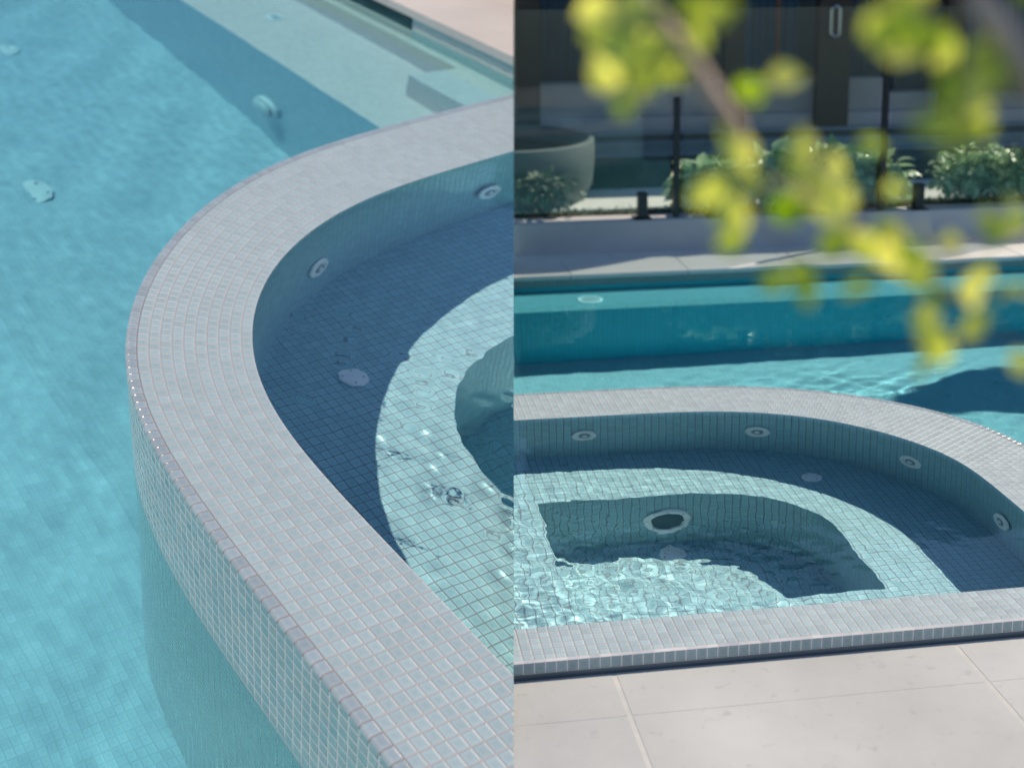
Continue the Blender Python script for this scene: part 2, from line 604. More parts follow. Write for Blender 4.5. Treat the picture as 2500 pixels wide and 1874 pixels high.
def water_sheet(name, pl, x0, x1, y0, y1, step, z, fn, poly, keep_inside, material, label, extra=None, snap=False):
    xs = np.arange(x0, x1 + 1e-6, step); ys = np.arange(y0, y1 + 1e-6, step)
    X, Y = np.meshgrid(xs, ys)
    Z = z + fn(X, Y)
    if extra is not None: Z += extra(X, Y)
    nx, ny = len(xs), len(ys)
    cx, cy = np.meshgrid((xs[:-1] + xs[1:]) / 2, (ys[:-1] + ys[1:]) / 2)
    if snap:
        vin = inside(poly, X, Y)
        k = vin[:-1, :-1] | vin[1:, :-1] | vin[:-1, 1:] | vin[1:, 1:]
        dense = np.array(poly + poly[:1], float)
        dd = arc(dense)
        tt = np.linspace(0, dd[-1], 4000)
        dense = np.c_[np.interp(tt, dd, dense[:, 0]), np.interp(tt, dd, dense[:, 1])]
        near_ = np.zeros(X.shape, bool)
        near_[:-1, :-1] |= k; near_[1:, :-1] |= k; near_[:-1, 1:] |= k; near_[1:, 1:] |= k
        near_ &= ~vin
        for b, a in zip(*np.nonzero(near_)):
            q = dense[np.argmin((dense[:, 0] - X[b, a]) ** 2 + (dense[:, 1] - Y[b, a]) ** 2)]
            X[b, a], Y[b, a] = q
    else:
        k = inside(poly, cx, cy)
        if not keep_inside: k = ~k
    # drop cells on the far side of the photograph's seam
    def side(i, j):
        p = (pl.o.x + pl.A.x * i + pl.B.x * j + pl.U.x * z, pl.o.y + pl.A.y * i + pl.B.y * j + pl.U.y * z, pl.o.z + pl.A.z * i + pl.B.z * j + pl.U.z * z)
        return ((p[0]) * DIV_NO.x + (p[1]) * DIV_NO.y + (p[2] - CAMH) * DIV_NO.z) * pl.side
    k &= side(cx, cy) > -.05
    idx = np.arange(nx * ny).reshape(ny, nx)
    b, a = np.nonzero(k)
    F = np.c_[idx[b, a], idx[b, a + 1], idx[b + 1, a + 1], idx[b + 1, a]]
    used = np.unique(F)
    remap = -np.ones(nx * ny, int); remap[used] = np.arange(len(used))
    V = np.c_[X.ravel(), Y.ravel(), Z.ravel()][used]
    A, B, U, O = (np.array(q) for q in (pl.A, pl.B, pl.U, pl.o))
    Wp = O + V[:, :1] * A + V[:, 1:2] * B + V[:, 2:] * U
    me = bpy.data.meshes.new(name)
    me.from_pydata(Wp.tolist(), [], remap[F].tolist())
    bm = bmesh.new(); bm.from_mesh(me)
    bmesh.ops.bisect_plane(bm, geom=bm.verts[:] + bm.edges[:] + bm.faces[:], dist=1e-6,
                           plane_co=DIV_CO, plane_no=DIV_NO, clear_outer=pl.side < 0, clear_inner=pl.side > 0)
    bmesh.ops.recalc_face_normals(bm, faces=bm.faces[:])
    up = sum((f.normal.z for f in list(bm.faces)[:50]))
    if up < 0:
        bmesh.ops.reverse_faces(bm, faces=bm.faces[:])
    for f in bm.faces: f.smooth = True
    bm.to_mesh(me); bm.free()
    me.materials.append(material)
    o = bpy.data.objects.new(name, me)
    pl.coll.objects.link(o)
    o.cycles.is_caustics_caster = True
    tag(o, label, kind='structure')
    return o

# fittings ------------------------------------------------------------------
def jet(pl, c, ax, r, label, group=None, name='spa_jet', flat=False, parts=True):
    t = thing(name, pl, c, label, 'spa jet', group)
    ax = Vector(ax).normalized()
    m = MB(); m.lathe(c, ax, [(r, 0), (r, .12), (r * .93, .3), (r * .62, .36), (r * .6, .22), (r * .45, .2)], 40, wob=.022)
    m.build('faceplate', M['plastic'], pl, t, smooth=False, recv=True)
    m = MB(); m.lathe(c, ax, [(r * .45, .1), (r * .45, .3), (r * .34, .42), (r * .30, .3), (r * .2, .3)], 28)
    m.build('nozzle_ring', M['plastic_d'], pl, t, recv=True)
    m = MB(); m.lathe(c, ax, [(r * .2, .2), (r * .2, .5), (r * .1, .55), (.001, .5)], 20)
    m.build('nozzle', M['plastic'], pl, t, recv=True)
    return t
def disc(pl, c, r, label, name='drain_cover', cat='drain cover', group=None, sx=1.0, sy=1.0, mt='plastic'):
    t = thing(name, pl, c, label, cat, group)
    m = MB()
    m.lathe((0, 0, 0), (0, 0, 1), [(r, 0), (r, .2), (r * .93, .26), (r * .5, .3), (.001, .3)], 40, wob=.035)
    m.v = [(c[0] + x * sx, c[1] + y * sy, c[2] + z) for x, y, z in m.v]
    m.build('cover', M[mt], pl, t, recv=True)
    for k in range(4):
        m = MB()
        a = k * math.pi / 2 + .4
        q = (c[0] + math.cos(a) * r * .72 * sx, c[1] + math.sin(a) * r * .72 * sy, c[2] + .3)
        m.lathe(q, (0, 0, 1), [(r * .07, 0), (r * .07, .14), (.001, .14)], 10)
        m.build('screw', M['steel'], pl, t)
    return t


# ================================================================== LEFT CORNER
ZW = -11.4          # pool water level below the coping
LO = [(0, 60), (0, 50), (0, 40), (0, 30), (0, 20), (0, 10), (0, 0), (.35, -6.2), (.75, -9.1), (1.15, -12.3), (1.7, -15), (2.5, -17.8), (3.7, -20.7),
      (5.6, -24.5), (8.1, -28.6), (11.2, -32.7), (15, -36.8), (19.4, -40.9), (24.3, -44.7), (29.4, -48.0), (35.7, -51.3), (42, -53.7),
      (48.7, -55.6), (57, -57.4), (65.5, -59), (75, -60.6), (85, -62), (100, -64), (118, -66), (140, -68)]
LI = [(11, 60), (11, 50), (11, 40), (11, 30), (11, 20), (11, 10), (11, 0), (11.15, -4.1), (11.4, -7.2), (11.95, -10.3), (12.8, -13.5), (14, -16.3), (15.6, -19.5),
      (17.7, -22.7), (20.3, -26), (23.8, -29.5), (28.1, -32.9), (33.1, -36.0), (38.6, -38.6), (44.9, -40.8), (52.5, -42.5), (60.7, -43.9),
      (69.6, -45.3), (85, -47.5), (100, -49.5), (140, -53)]
OC = resample(LO, 260)
IC0 = resample(LI, 600)
IC = pair(OC, IC0)
MC = (OC + IC) / 2
polyM_L = [tuple(p) for p in MC] + [(140, 60)]

spaL = thing('raised_spa', PL, (30, 0, -21.5), 'curved mosaic-tiled spa wall seen close up from above, beside the pale blue pool', 'spa')
m = MB(); coping_rows(m, OC, IC, 11); m.build('coping', [M['tile'], M['joint_shade'], M['tile_trim']], PL, spaL)
m = MB(); wall_strip(m, OC, -.35, -10.7, n=2); wall_strip(m, OC, -10.7, -53, n=3, m=1)
# cove that turns the outer wall into the pool floor
nO = normals(OC)
if ((OC + nO * 5)[100] - IC[100]) @ (OC[100] - IC[100]) < 0: nO = -nO
u = arc(OC); rows = []; uvs = []
for k in range(7):
    th = k / 6 * math.pi / 2
    c = OC + nO * (6 * (1 - math.cos(th)))
    z = -53 - 6 * math.sin(th)
    rows.append([(*c[q], z) for q in range(len(c))]); uvs.append([(u[q], 53 + k * 1.6) for q in range(len(c))])
m.grid(rows, uvs, 1)
m.build('outer_wall', [M['tile_wall'], M['tile_damp']], PL, spaL, smooth=True, recv=True)
m = MB(); C2 = OC + nO * .03
m.grid([[(*C2[q], -11.22) for q in range(len(C2))], [(*C2[q], -11.36) for q in range(len(C2))]])
m.build('meniscus_line', M['waterline_glint'], PL, spaL, smooth=True)  # thin ribbon painting the bright meniscus line
m = MB(); wall_strip(m, IC, 0, -21.5); m.build('inner_wall', M['tile_wet'], PL, spaL, recv=True)
BE = [(32, 60), (32, 20), (32, 5), (32.1, -1), (32.2, -3.5), (32.5, -6.1), (33, -8.4), (33.7, -10.9), (35, -13.4), (36.6, -15.4), (38.7, -17.4), (41, -19),
      (43.8, -20.1), (47, -21), (50.7, -21.8), (58, -23), (80, -26), (140, -33)]
BC = resample(BE, 260)
poly_in = [tuple(p) for p in IC0] + [(140, 60)]
poly_be = [tuple(p) for p in BC] + [(140, 60)]
m = MB()
a = IC.copy()
Bp = pair(a, BC)
m.grid([[(*(a[q] + (Bp[q] - a[q]) * t), -21.5) for q in range(260)] for t in (0, 1)],
       [[tuple(a[q] + (Bp[q] - a[q]) * t) for q in range(260)] for t in (0, 1)])
m.build('bench_seat', M['tile_wet'], PL, spaL, recv=True)
m = MB(); wall_strip(m, BC, -21.5, -44)
# trim row along the edge of the seat
Bq = BC + normals(BC) * 0
m.build('bench_riser', M['tile_wet'], PL, spaL, recv=True)
m = MB(); m.quad((20, 60, -43), (140, 60, -43), (140, -45, -43), (20, -45, -43), [(20, 60), (140, 60), (140, -45), (20, -45)])
m.build('foot_well', M['tile_wet'], PL, spaL, recv=True)

jet(PL, (34.75, -36.45, -13.2), (.45, .89, 0), 2.1, 'white spa jet in the close-up spa wall, nearest the bend of the coping', 'jets of the close-up spa')
jet(PL, (66.05, -44.3, -12.8), (.16, .98, 0), 2.1, 'white spa jet in the close-up spa wall, high up beside the middle seam', 'jets of the close-up spa')
disc(PL, (29.8, -22.2, -21.5), 1.55, 'pale scalloped cover on the shaded seat of the close-up spa', group=None)

rp = ripples(3, [(26, 1.8, 5, .028, 20, 180), (14, 7, 16, .05, 30, 90)])
rng = random.Random(5)
bub = [(rng.gauss(24, 4.5), rng.uniform(-22, 12), rng.uniform(.45, .8), rng.uniform(.02, .07)) for _ in range(22)]
bub += [(rng.gauss(29, 2.2), rng.gauss(-2, 5), rng.uniform(.5, .9), rng.uniform(.03, .09)) for _ in range(26)]
def bubbles(X, Y):
    Z = np.zeros_like(X)
    for x, y, r, h in bub:
        Z += h * np.exp(-((X - x) ** 2 + (Y - y) ** 2) / (2 * (r * .6) ** 2))
    # choppier towards the middle of the tub
    return Z
def damp(fn, cx, cy, r, lo, hi):
    def f(X, Y):
        d = np.hypot(X - cx, Y - cy)
        k = lo + (hi - lo) * np.exp(-(d / r) ** 2)
        return fn(X, Y) * k
    return f
water_sheet('spa_water', PL, 4, 90, -60, 50, .28, -.28, damp(rp, 36, 4, 12, .22, .42), [tuple(p) for p in IC] + [(140, 60)], True, M['water'],
            'clear rippled water filling the close-up tiled spa', bubbles, snap=True)
rp2 = ripples(8, [(50, 2.0, 5, .0042, 50, 80), (20, 10, 26, .05, 70, 60)])
water_sheet('pool_water', PL, -110, 126, -239.5, 62, .8, ZW, rp2, [tuple(p) for p in MC] + [(140, 60)], False, M['water_pool'],
            'pale turquoise water of the pool around the close-up spa')

poolL = thing('pool_shell', PL, (60, -100, -60), 'turquoise tiled pool with a wide underwater bench along its far side', 'swimming pool')
def fz(i, j):
    return -59 - .27 * max(0.0, i - 10)
m = MB()
xs = [-110, -60, -20, 0, 10, 40, 86]
m.grid([[(x, y, fz(x, y)) for x in xs] for y in (-240, -100, -40, 0, 62)], [[(x, y) for x in xs] for y in (-240, -100, -40, 0, 62)])
m.build('pool_floor', M['tile_pool'], PL, poolL, recv=True)
WI = 112.0
m = MB()
m.quad((84.9, -240, -90), (84.9, 0, -90), (84.9, 0, -31), (84.9, -240, -31), [(-240, 90), (0, 90), (0, 31), (-240, 31)])
m.build('bench_riser', M['tile_pool'], PL, poolL, recv=True)
m = MB(); m.quad((84.9, -240, -31), (84.9, 0, -31), (WI, 0, -31), (WI, -240, -31), [(84.9, -240), (84.9, 0), (WI, 0), (WI, -240)])
m.build('bench_seat', M['tile_shallow'], PL, poolL, recv=True)
m = MB(); m.box(98.5, WI, -102.3, -20, -31.02, -18); m.build('step_block', M['tile_shallow'], PL, poolL, recv=True)
m = MB(); m.box(109.8, WI, -240, -102.32, -31.02, -18.03); m.build('ledge', M['tile_shallow'], PL, poolL, recv=True)
m = MB()
m.quad((WI, -119, -40), (WI, 20, -40), (WI, 20, -7.2), (WI, -119, -7.2), [(-119, 40), (20, 40), (20, 7.2), (-119, 7.2)])
m.quad((WI, -119, -7.2), (WI, -119, -40), (126, -119, -40), (126, -119, -7.2), [(0, 7), (0, 40), (14, 40), (14, 7)])
m.build('far_wall', M['tile_wall'], PL, poolL, recv=True)
m = MB()
m.quad((WI, -240, -40), (WI, -119, -40), (WI, -119, -13), (WI, -240, -13), [(-240, 40), (-119, 40), (-119, 13), (-240, 13)])
m.quad((WI, -240, -13), (WI, -119, -13), (126, -119, -13), (126, -240, -13), [(0, 0), (0, 57), (14, 57), (14, 0)])
m.build('beach_shelf', M['tile_shallow'], PL, poolL, recv=True)
m = MB()
m.quad((126, -240, -14), (126, -119, -14), (126, -119, -7.2), (126, -240, -7.2), [(-240, 14), (-119, 14), (-119, 7), (-240, 7)])
m.quad((-110, -240, -95), (126, -240, -95), (126, -240, -7.2), (-110, -240, -7.2), [(-110, 95), (126, 95), (126, 7), (-110, 7)])
m.build('end_wall', M['tile_pool'], PL, poolL, recv=True)
m = MB()
m.box(WI - .6, 300, -300, 20, -8.6, -7.0)
o = m.build('deck', M['deck_left'], PL); tag(o, 'pinkish pale paving beyond the close-up pool', kind='structure')
m = MB()
m.quad((-110, -240.1, -7), (111.2, -240.1, -7), (111.2, -300, -7), (-110, -300, -7))
o = m.build('deck', M['deck_left'], PL); tag(o, 'pale paving at the end of the close-up pool', kind='structure')
# fittings of the pool on the left
t = thing('pool_light', PL, (84.9, -126.2, -62), 'bulging white pool light on the shaded face of the underwater bench', 'pool light')
m = MB(); m.lathe((84.9, -126.2, -62), (-1, 0, 0), [(4.6, 0), (4.6, .8), (4.0, 1.5), (3.6, 1.6)], 40); m.build('rim', M['plastic_pool'], PL, t, smooth=True, recv=True)
m = MB(); m.lathe((84.9, -126.2, -62), (-1, 0, 0), [(3.6, 1.9), (3.0, 2.3), (1.8, 2.6), (.001, 2.7)], 40); m.build('lens', M['plastic_pool'], PL, t, smooth=True, recv=True)
t = thing('vent_plate', PL, (98.8, -147, -31), 'small white rectangular plate on the underwater bench', 'vent plate')
m = MB(); m.box(97.4, 100.4, -148.6, -145.6, -31, -30.5, bev=.1); m.build('plate', M['plastic'], PL, t, recv=True)
for k in range(4):
    m = MB(); m.box(97.9, 99.9, -148.1 + k * .62, -147.8 + k * .62, -30.5, -30.4)
    m.build('slot', M['plastic_d'], PL, t)
disc(PL, (28.5, -111, fz(28.5, 0)), 3.4, 'lower of the two pale drain covers on the blue pool floor at the left edge', group='drains in the left pool floor', mt='plastic_pool')
disc(PL, (47.0, -172, fz(47, 0)), 3.4, 'upper of the two pale drain covers on the blue pool floor at the left edge', group='drains in the left pool floor', mt='plastic_pool')

# ================================================================== RIGHT CORNER
DZ = .6   # wall tiles are counted down the wall, one row every .6 unit
RO = [(-70, 72.9), (-30, 72.9), (0, 72.8), (6.7, 72.8), (16.4, 72.7), (26.4, 72.5), (31.5, 72.2), (35.4, 71.7), (39.7, 70.9), (43.1, 70.0), (46.1, 68.9),
      (49.1, 67.5), (52, 65.9), (54.7, 64.2), (57.4, 62.1), (59.9, 59.8), (62.2, 57.2), (64.3, 54.2), (66.1, 50.9), (67.6, 47.3), (68.5, 43.5), (69, 39.5),
      (69.1, 34), (69.1, 26), (69.1, 12), (69.1, 0)]
RI = [(-70, 62), (-30, 62), (5.3, 62), (12.8, 61.9), (20.7, 61.75), (24.7, 61.7), (28.8, 61.5), (32.5, 61.1), (36.3, 60.3), (39.7, 59.2), (43.3, 57.5),
      (46.5, 55.5), (49.2, 53.1), (51.5, 50.6), (53.6, 47.7), (55.5, 44.5), (57.0, 41.3), (57.8, 38.2), (58.1, 34), (58.1, 28), (58.1, 18), (58.1, 6)]
OR = resample(RO, 260)
IR0 = resample(RI, 600)
IRp = pair(OR, IR0)
IR = IRp
spaR = thing('raised_spa', PR, (20, 35, -13.2), 'pale mosaic-tiled spa with a rounded corner and square foot well, behind the near paving', 'spa')
m = MB(); coping_rows(m, OR, np.where(OR[:, 1:2] < 6, np.c_[np.full(len(OR), 58.1), OR[:, 1]], IR), 11)
for k in range(6):
    v1 = k + 1
    z0 = 0
    m.quad((-70, k + (.2 if k == 0 else 0), 0), (58.1, k + (.2 if k == 0 else 0), 0), (58.1, v1, 0), (-70, v1, 0), [(-70, k), (58.1, k), (58.1, v1), (-70, v1)])
m.build('coping', [M['tile'], M['joint_shade'], M['tile_trim']], PR, spaR)
m = MB()
m.quad((-70, 0.0, -.2), (69.1, 0.0, -.2), (69.1, .2, 0), (-70, .2, 0), [(-70, .0), (69, .0), (69, .03), (-70, .03)])
m.quad((-70, 0.0, -1.3), (69.1, 0.0, -1.3), (69.1, 0, -.2), (-70, 0, -.2), [(-70, .98), (69.1, .98), (69.1, .04), (-70, .04)])
m.quad((-70, 0.35, -3), (69.1, .35, -3), (69.1, .35, -1.3), (-70, .35, -1.3), m=1)
m.quad((-70, 0.35, -1.3), (69.1, .35, -1.3), (69.1, 0, -1.3), (-70, 0, -1.3), m=1)
m.build('front_face', [M['tile_wall'], M['core']], PR, spaR)
m = MB(); wall_strip(m, OR, -.35, -52, n=3, vs=1 / .8); m.build('outer_wall', M['tile_wet'], PR, spaR, smooth=True, recv=True)
ICR = np.where(OR[:, 1:2] < 6, np.c_[np.full(len(OR), 58.1), OR[:, 1]], IR)
m = MB(); wall_strip(m, ICR, 0, -13.2, vs=1 / DZ)
m.quad((-70, 6, -13.2), (58.1, 6, -13.2), (58.1, 6, 0), (-70, 6, 0), [(-70, 22), (58, 22), (58, 0), (-70, 0)])
m.build('inner_wall', M['tile_wet'], PR, spaR, recv=True)
RB = [(6.2, 47.7), (12, 47.7), (20.7, 47.7), (24.5, 47.6), (28.2, 47.3), (31.6, 46.4), (34.8, 44.8), (37.3, 42.7), (39.2, 40.2), (40.2, 37.5), (40.7, 34), (40.7, 28), (40.7, 19.8)]
RBc = resample(RB, 160, 3)
well = [tuple(p) for p in RBc] + [(6.2, 19.8)]
m = MB()
# seat: one ribbon from the wall to the well edge, then straight fields
def seat(mb, z):
    q0 = [(-70, 62), (6.2, 62), (6.2, 6), (-70, 6)]
    mb.quad(*[(x, y, z) for x, y in q0], [(x, y) for x, y in q0])
    i0 = int(np.argmin(np.abs(IR0[:, 0] - 6.2)))
    seg = IR0[i0:]
    i1 = int(np.argmin(np.abs(seg[:, 1] - 19.8)))
    A_ = resample([tuple(p) for p in seg[:i1 + 1]], 160, 0)
    W_ = pair(A_, RBc); W_[0] = RBc[0]; W_[-1] = RBc[-1]
    A_[0] = (6.2, A_[0][1]); A_[-1] = (A_[-1][0], 19.8)
    mb.grid([[(*(A_[q] + (W_[q] - A_[q]) * t), z) for q in range(160)] for t in (0, 1)],
            [[tuple(A_[q] + (W_[q] - A_[q]) * t) for q in range(160)] for t in (0, 1)])
    q0 = [(6.2, 19.8), (A_[-1][0], 19.8), (58.1, 6), (6.2, 6)]
    mb.quad(*[(x, y, z) for x, y in q0], [(x, y) for x, y in q0])
seat(m, -13.2)
m.build('bench_seat', M['tile_wet'], PR, spaR, recv=True)
m = MB()
C_ = np.vstack([RBc, [(6.2, 19.8)], [(6.2, 47.7)]])
wall_strip(m, C_, -13.2, -27, vs=1 / DZ)
m.build('well_wall', M['tile_wet'], PR, spaR, recv=True)
m = MB(); q0 = [(5, 18), (42, 18), (42, 49), (5, 49)]
m.quad(*[(x, y, -27) for x, y in q0], q0)
m.build('foot_well', M['tile_wet'], PR, spaR, recv=True)

for c, ax, lb in [((14.7, 61.75, -6.2), (0, -1, 0), 'white spa jet under the far coping of the whole spa, leftmost of the four'),
                  ((38.2, 59.3, -6.3), (-.3, -.95, 0), 'white spa jet under the far coping of the whole spa, second from the left'),
                  ((54.6, 45.95, -6.6), (-.86, -.5, 0), 'white spa jet on the rounded corner of the whole spa, third from the left'),
                  ((57.9, 27.5, -7.0), (-1, 0, 0), 'white spa jet on the right-hand wall of the whole spa, rightmost of the four')]:
    j = jet(PR, c, ax, 1.75, lb, 'jets of the whole spa')
# suction ring of the foot well
t = thing('suction_fitting', PR, (22.9, 47.6, -20.4), 'large round suction fitting with dark centre in the wall of the foot well', 'drain')
c = (22.9, 47.6, -20.4)
m = MB(); m.lathe(c, (0, -1, 0), [(3.1, 0), (3.1, .25), (2.9, .4), (2.2, .45), (2.2, .15)], 48, wob=.02); m.build('rim', M['plastic'], PR, t, recv=True)
m = MB(); m.lathe(c, (0, -1, 0), [(2.2, .14), (1.2, .3), (.001, .32)], 40); m.build('grille', M['mesh_dark'], PR, t, recv=True)
for k in range(8):
    a_ = k * math.pi / 4
    m = MB()
    m.lathe((c[0] + math.cos(a_) * 2.65, c[1] - .38, c[2] + math.sin(a_) * 2.65), (0, -1, 0), [(.13, 0), (.13, .12), (.001, .14)], 8)
    m.build('screw', M['steel'], PR, t)
disc(PR, (42.6, 49.6, -13.2), 1.35, 'pale cover on the shaded seat of the whole spa, below the rounded corner')
disc(PR, (23.2, 45.0, -27), 1.5, 'pale cover on the dark floor of the foot well')

rp3 = ripples(11, [(70, .8, 4.2, .115, 80, 180), (20, 4, 9, .10, 90, 90)])
def chop(X, Y):
    d1 = np.hypot((X + 2) / 14, (Y - 22) / 16)
    d2 = np.hypot((X - 18) / 22, (Y - 14) / 12)
    d3 = np.clip((Y - 60) / 2, 0, 1) * 0
    k = .05 + .27 * np.exp(-d1 ** 2) + .16 * np.exp(-d2 ** 2) + .05 * np.exp(-((Y - 50) / 10.) ** 2) * np.exp(-((X - 20) / 22.) ** 2)
    k *= 1 - .45 * np.clip((X - 38) / 12, 0, 1)
    return rp3(X, Y) * k
water_sheet('spa_water', PR, -20, 66, 3.2, 70, .22, -.28, chop, [(-90, 6.0), (58.1, 6.0)] + [tuple(p) for p in ICR[ICR[:, 1] > 6][::-1]], True, M['water_r'],
            'choppy clear water in the whole spa behind the near paving', snap=True)
rp4 = ripples(17, [(40, 2.2, 6, .022, 85, 50), (16, 9, 24, .05, 85, 40)])
def calm(X, Y):
    return rp4(X, Y) * (.12 + 1.7 * np.exp(-((X - 98) / 28) ** 2 - ((Y - 139) / 11) ** 2) + .88 * np.clip((130 - Y) / 40, 0, 1))
WJ = 173.6
water_sheet('pool_water', PR, -60, 175, 20, WJ, .6, ZW, calm, [(-90, 4.5), (63, 4.5)] + [tuple(p) for p in ((OR + IR) / 2)[::-1]], False, M['water_deep'],
            'deep teal water of the long pool behind the whole spa')
poolR = thing('pool_shell', PR, (50, 120, -50), 'long teal pool with a tiled waterline, between the whole spa and the glass fence', 'swimming pool')
PF = -46
m = MB(); q0 = [(-80, 20), (185, 20), (185, WJ), (-80, WJ)]
m.quad(*[(x, y, PF) for x, y in q0], q0); m.build('pool_floor', M['tile_pool'], PR, poolR, recv=True)
m = MB()
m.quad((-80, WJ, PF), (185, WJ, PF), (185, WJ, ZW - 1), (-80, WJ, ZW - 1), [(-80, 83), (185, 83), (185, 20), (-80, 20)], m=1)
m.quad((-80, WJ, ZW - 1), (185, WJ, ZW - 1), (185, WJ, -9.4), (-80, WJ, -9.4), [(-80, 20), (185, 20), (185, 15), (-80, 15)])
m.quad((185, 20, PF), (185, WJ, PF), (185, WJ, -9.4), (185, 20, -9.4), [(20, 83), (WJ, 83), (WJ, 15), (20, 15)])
m.build('far_wall', [M['tile_far'], M['tile_shade_teal']], PR, poolR, recv=True)
m = MB(); q0 = [(-80, 158), (185, 158), (185, WJ), (-80, WJ)]
m.quad(*[(x, y, -15.5) for x, y in q0], q0)
m.build('bench_seat', M['tile_ledge'], PR, poolR, recv=True)
m = MB()
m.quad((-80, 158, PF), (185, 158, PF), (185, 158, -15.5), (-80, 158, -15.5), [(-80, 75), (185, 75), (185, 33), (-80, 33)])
m.build('bench_riser', M['tile_shade_teal'], PR, poolR, recv=True)
t = thing('return_fitting', PR, (34.8, 165.5, -15.5), 'pale ring fitting just under water on the ledge of the far pool wall', 'pool fitting')
m = MB(); m.lathe((34.8, 165.5, -15.5), (0, 0, 1), [(2.7, 0), (2.7, .3), (2.5, .5), (2.1, .45), (2.1, .2)], 40); m.build('rim', M['plastic'], PR, t, recv=True)
m = MB(); m.lathe((34.8, 165.5, -15.5), (0, 0, 1), [(2.1, .2), (1, .35), (.001, .4)], 40); m.build('lens', M['plastic_d'], PR, t, recv=True)
disc(PR, (83, 118, PF), 3.2, 'pale round drain cover on the sunlit floor of the long pool, beyond the spa', mt='plastic_pool')

# near paving: slabs with joints
m = MB()
jw = .4
ys = [-.15, -7.35, -40.0, -72.8]
xs = [-59.2, -26.6, 6.2, 39.0, 71.8, 104.6]
for a_ in range(len(ys) - 1):
    for b_ in range(len(xs) - 1):
        m.box(xs[b_] + jw / 2, xs[b_ + 1] - jw / 2, ys[a_ + 1] + .05, ys[a_] - .05, -4, -1.8, bev=.03)
o = m.build('deck', M['paver'], PR); tag(o, 'pale sunlit stone paving in front of the spa', kind='structure')
m = MB(); m.quad((-60, -73, -1.83), (105, -73, -1.83), (105, -.2, -1.83), (-60, -.2, -1.83))
o = m.build('deck_joints', M['joint'], PR); tag(o, 'pale grouted joints of the near paving', kind='structure')
m = MB(); m.quad((-70, .34, -3), (69.1, .34, -3), (69.1, -.2, -3), (-70, -.2, -3))
o = m.build('deck_gap', M['core'], PR); tag(o, 'narrow gap between the paving and the spa', kind='structure')

# far side: coping strip, deck, low wall, planting bed
FW = 192.0
m = MB()
for k in range(-3, 8):
    m.box(-20 + k * 26.0 + .1, 6 + k * 26.0 - .1, WJ - .7, WJ + 11.8, -9.9, -8.9, bev=.08)
    m.box(-8 + k * 26.0 + .1, 18 + k * 26.0 - .1, WJ + 12.0, FW + 2, -9.9, -8.9, bev=.08)
o = m.build('far_deck', M['paver_far'], PR); tag(o, 'strip of pale paving between the pool and the low wall', kind='structure')
m = MB(); m.quad((-90, WJ - .4, -9.0), (205, WJ - .4, -9.0), (205, FW + 2, -9.0), (-90, FW + 2, -9.0))
o = m.build('far_deck_joints', M['joint'], PR); tag(o, 'joints of the far paving', kind='structure')
WT = -1.6
lowwall = MB(); lowwall.box(-90, 205, FW, FW + 7, -9.5, WT, bev=.15)
o = lowwall.build('garden_wall', M['render'], PR); tag(o, 'low painted wall under the glass fence behind the pool', 'wall')
m = MB(); m.grid([[(x, y, WT - .9 + .5 * math.sin(x * .7 + y) * math.cos(y * .9)) for x in np.arange(-90, 206, 3)] for y in (FW + 6.9, 202, 205, 208)])
o = m.build('planting_bed', M['soil'], PR, smooth=True); tag(o, 'dark soil of the planting bed behind the glass fence', kind='structure')
m = MB(); m.box(-200, 400, 208, 233, -6, -2.0)
o = m.build('patio', M['paver_far'], PR); tag(o, 'pale patio paving behind the planting bed', kind='structure')
m = MB(); m.quad((-200, 233, -2.1), (400, 233, -2.1), (400, 262, -2.1), (-200, 262, -2.1))
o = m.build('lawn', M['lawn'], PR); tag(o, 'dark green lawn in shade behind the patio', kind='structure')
m = MB()
rg = random.Random(4)
for _ in range(9000):
    x, y = rg.uniform(20, 170), rg.uniform(233.5, 261.5)
    h = rg.uniform(1.0, 2.6); a_ = rg.uniform(0, 6.28); l = rg.uniform(-.7, .7)
    dx, dy = math.cos(a_) * .12, math.sin(a_) * .12
    i_ = [m.vert((x - dx, y - dy, -2.1)), m.vert((x + dx, y + dy, -2.1)), m.vert((x + l, y + l * .5, -2.1 + h))]
    m.face(i_)
o = m.build('grass', M['grass'], PR); tag(o, 'short dark grass of the shaded lawn', 'grass', kind='stuff')
stp = thing('reflection_bands', PR, (60, 262, -2), 'three wide stepped bands behind the lawn, standing in for reflections in the fence glass', 'steps')  # solid bands built in place of reflections in the fence glass
for k, (y0, z0, z1) in enumerate([(262, -3, 1.4), (268.5, -3, 3.6), (275, -3, 5.6)]):
    m = MB(); m.box(-200, 400, y0, 282, z0 + k * .01, z1, m=0); m.build('band', M['mid_stone'] if k % 2 else M['dark_stone'], PR, stp)
    m = MB(); m.box(-200, 400, y0 - .5, y0 + 3, z1 + .01, z1 + .7, bev=.1); m.build('band_edge', M['mid_stone'], PR, stp)
m = MB(); m.box(-200, 400, 281, 288, -3, 9.9, bev=.1)
o = m.build('reflection_strip', M['bench_stone'], PR); tag(o, 'long low pale strip above the stepped bands, standing in for a reflection in the glass', 'bench')  # pale strip built in place of another glass reflection
m = MB(); m.box(-200, 149, 285.5, 292, 9.9, 19.6, bev=.1); m.box(149, 400, 285.6, 292, 9.9, 15.0, bev=.1)
o = m.build('reflection_wall', M['terrace'], PR); tag(o, 'grey wall stepping down near the right, standing in for a reflection in the glass', 'wall')  # grey slab built in place of a reflection in the fence glass

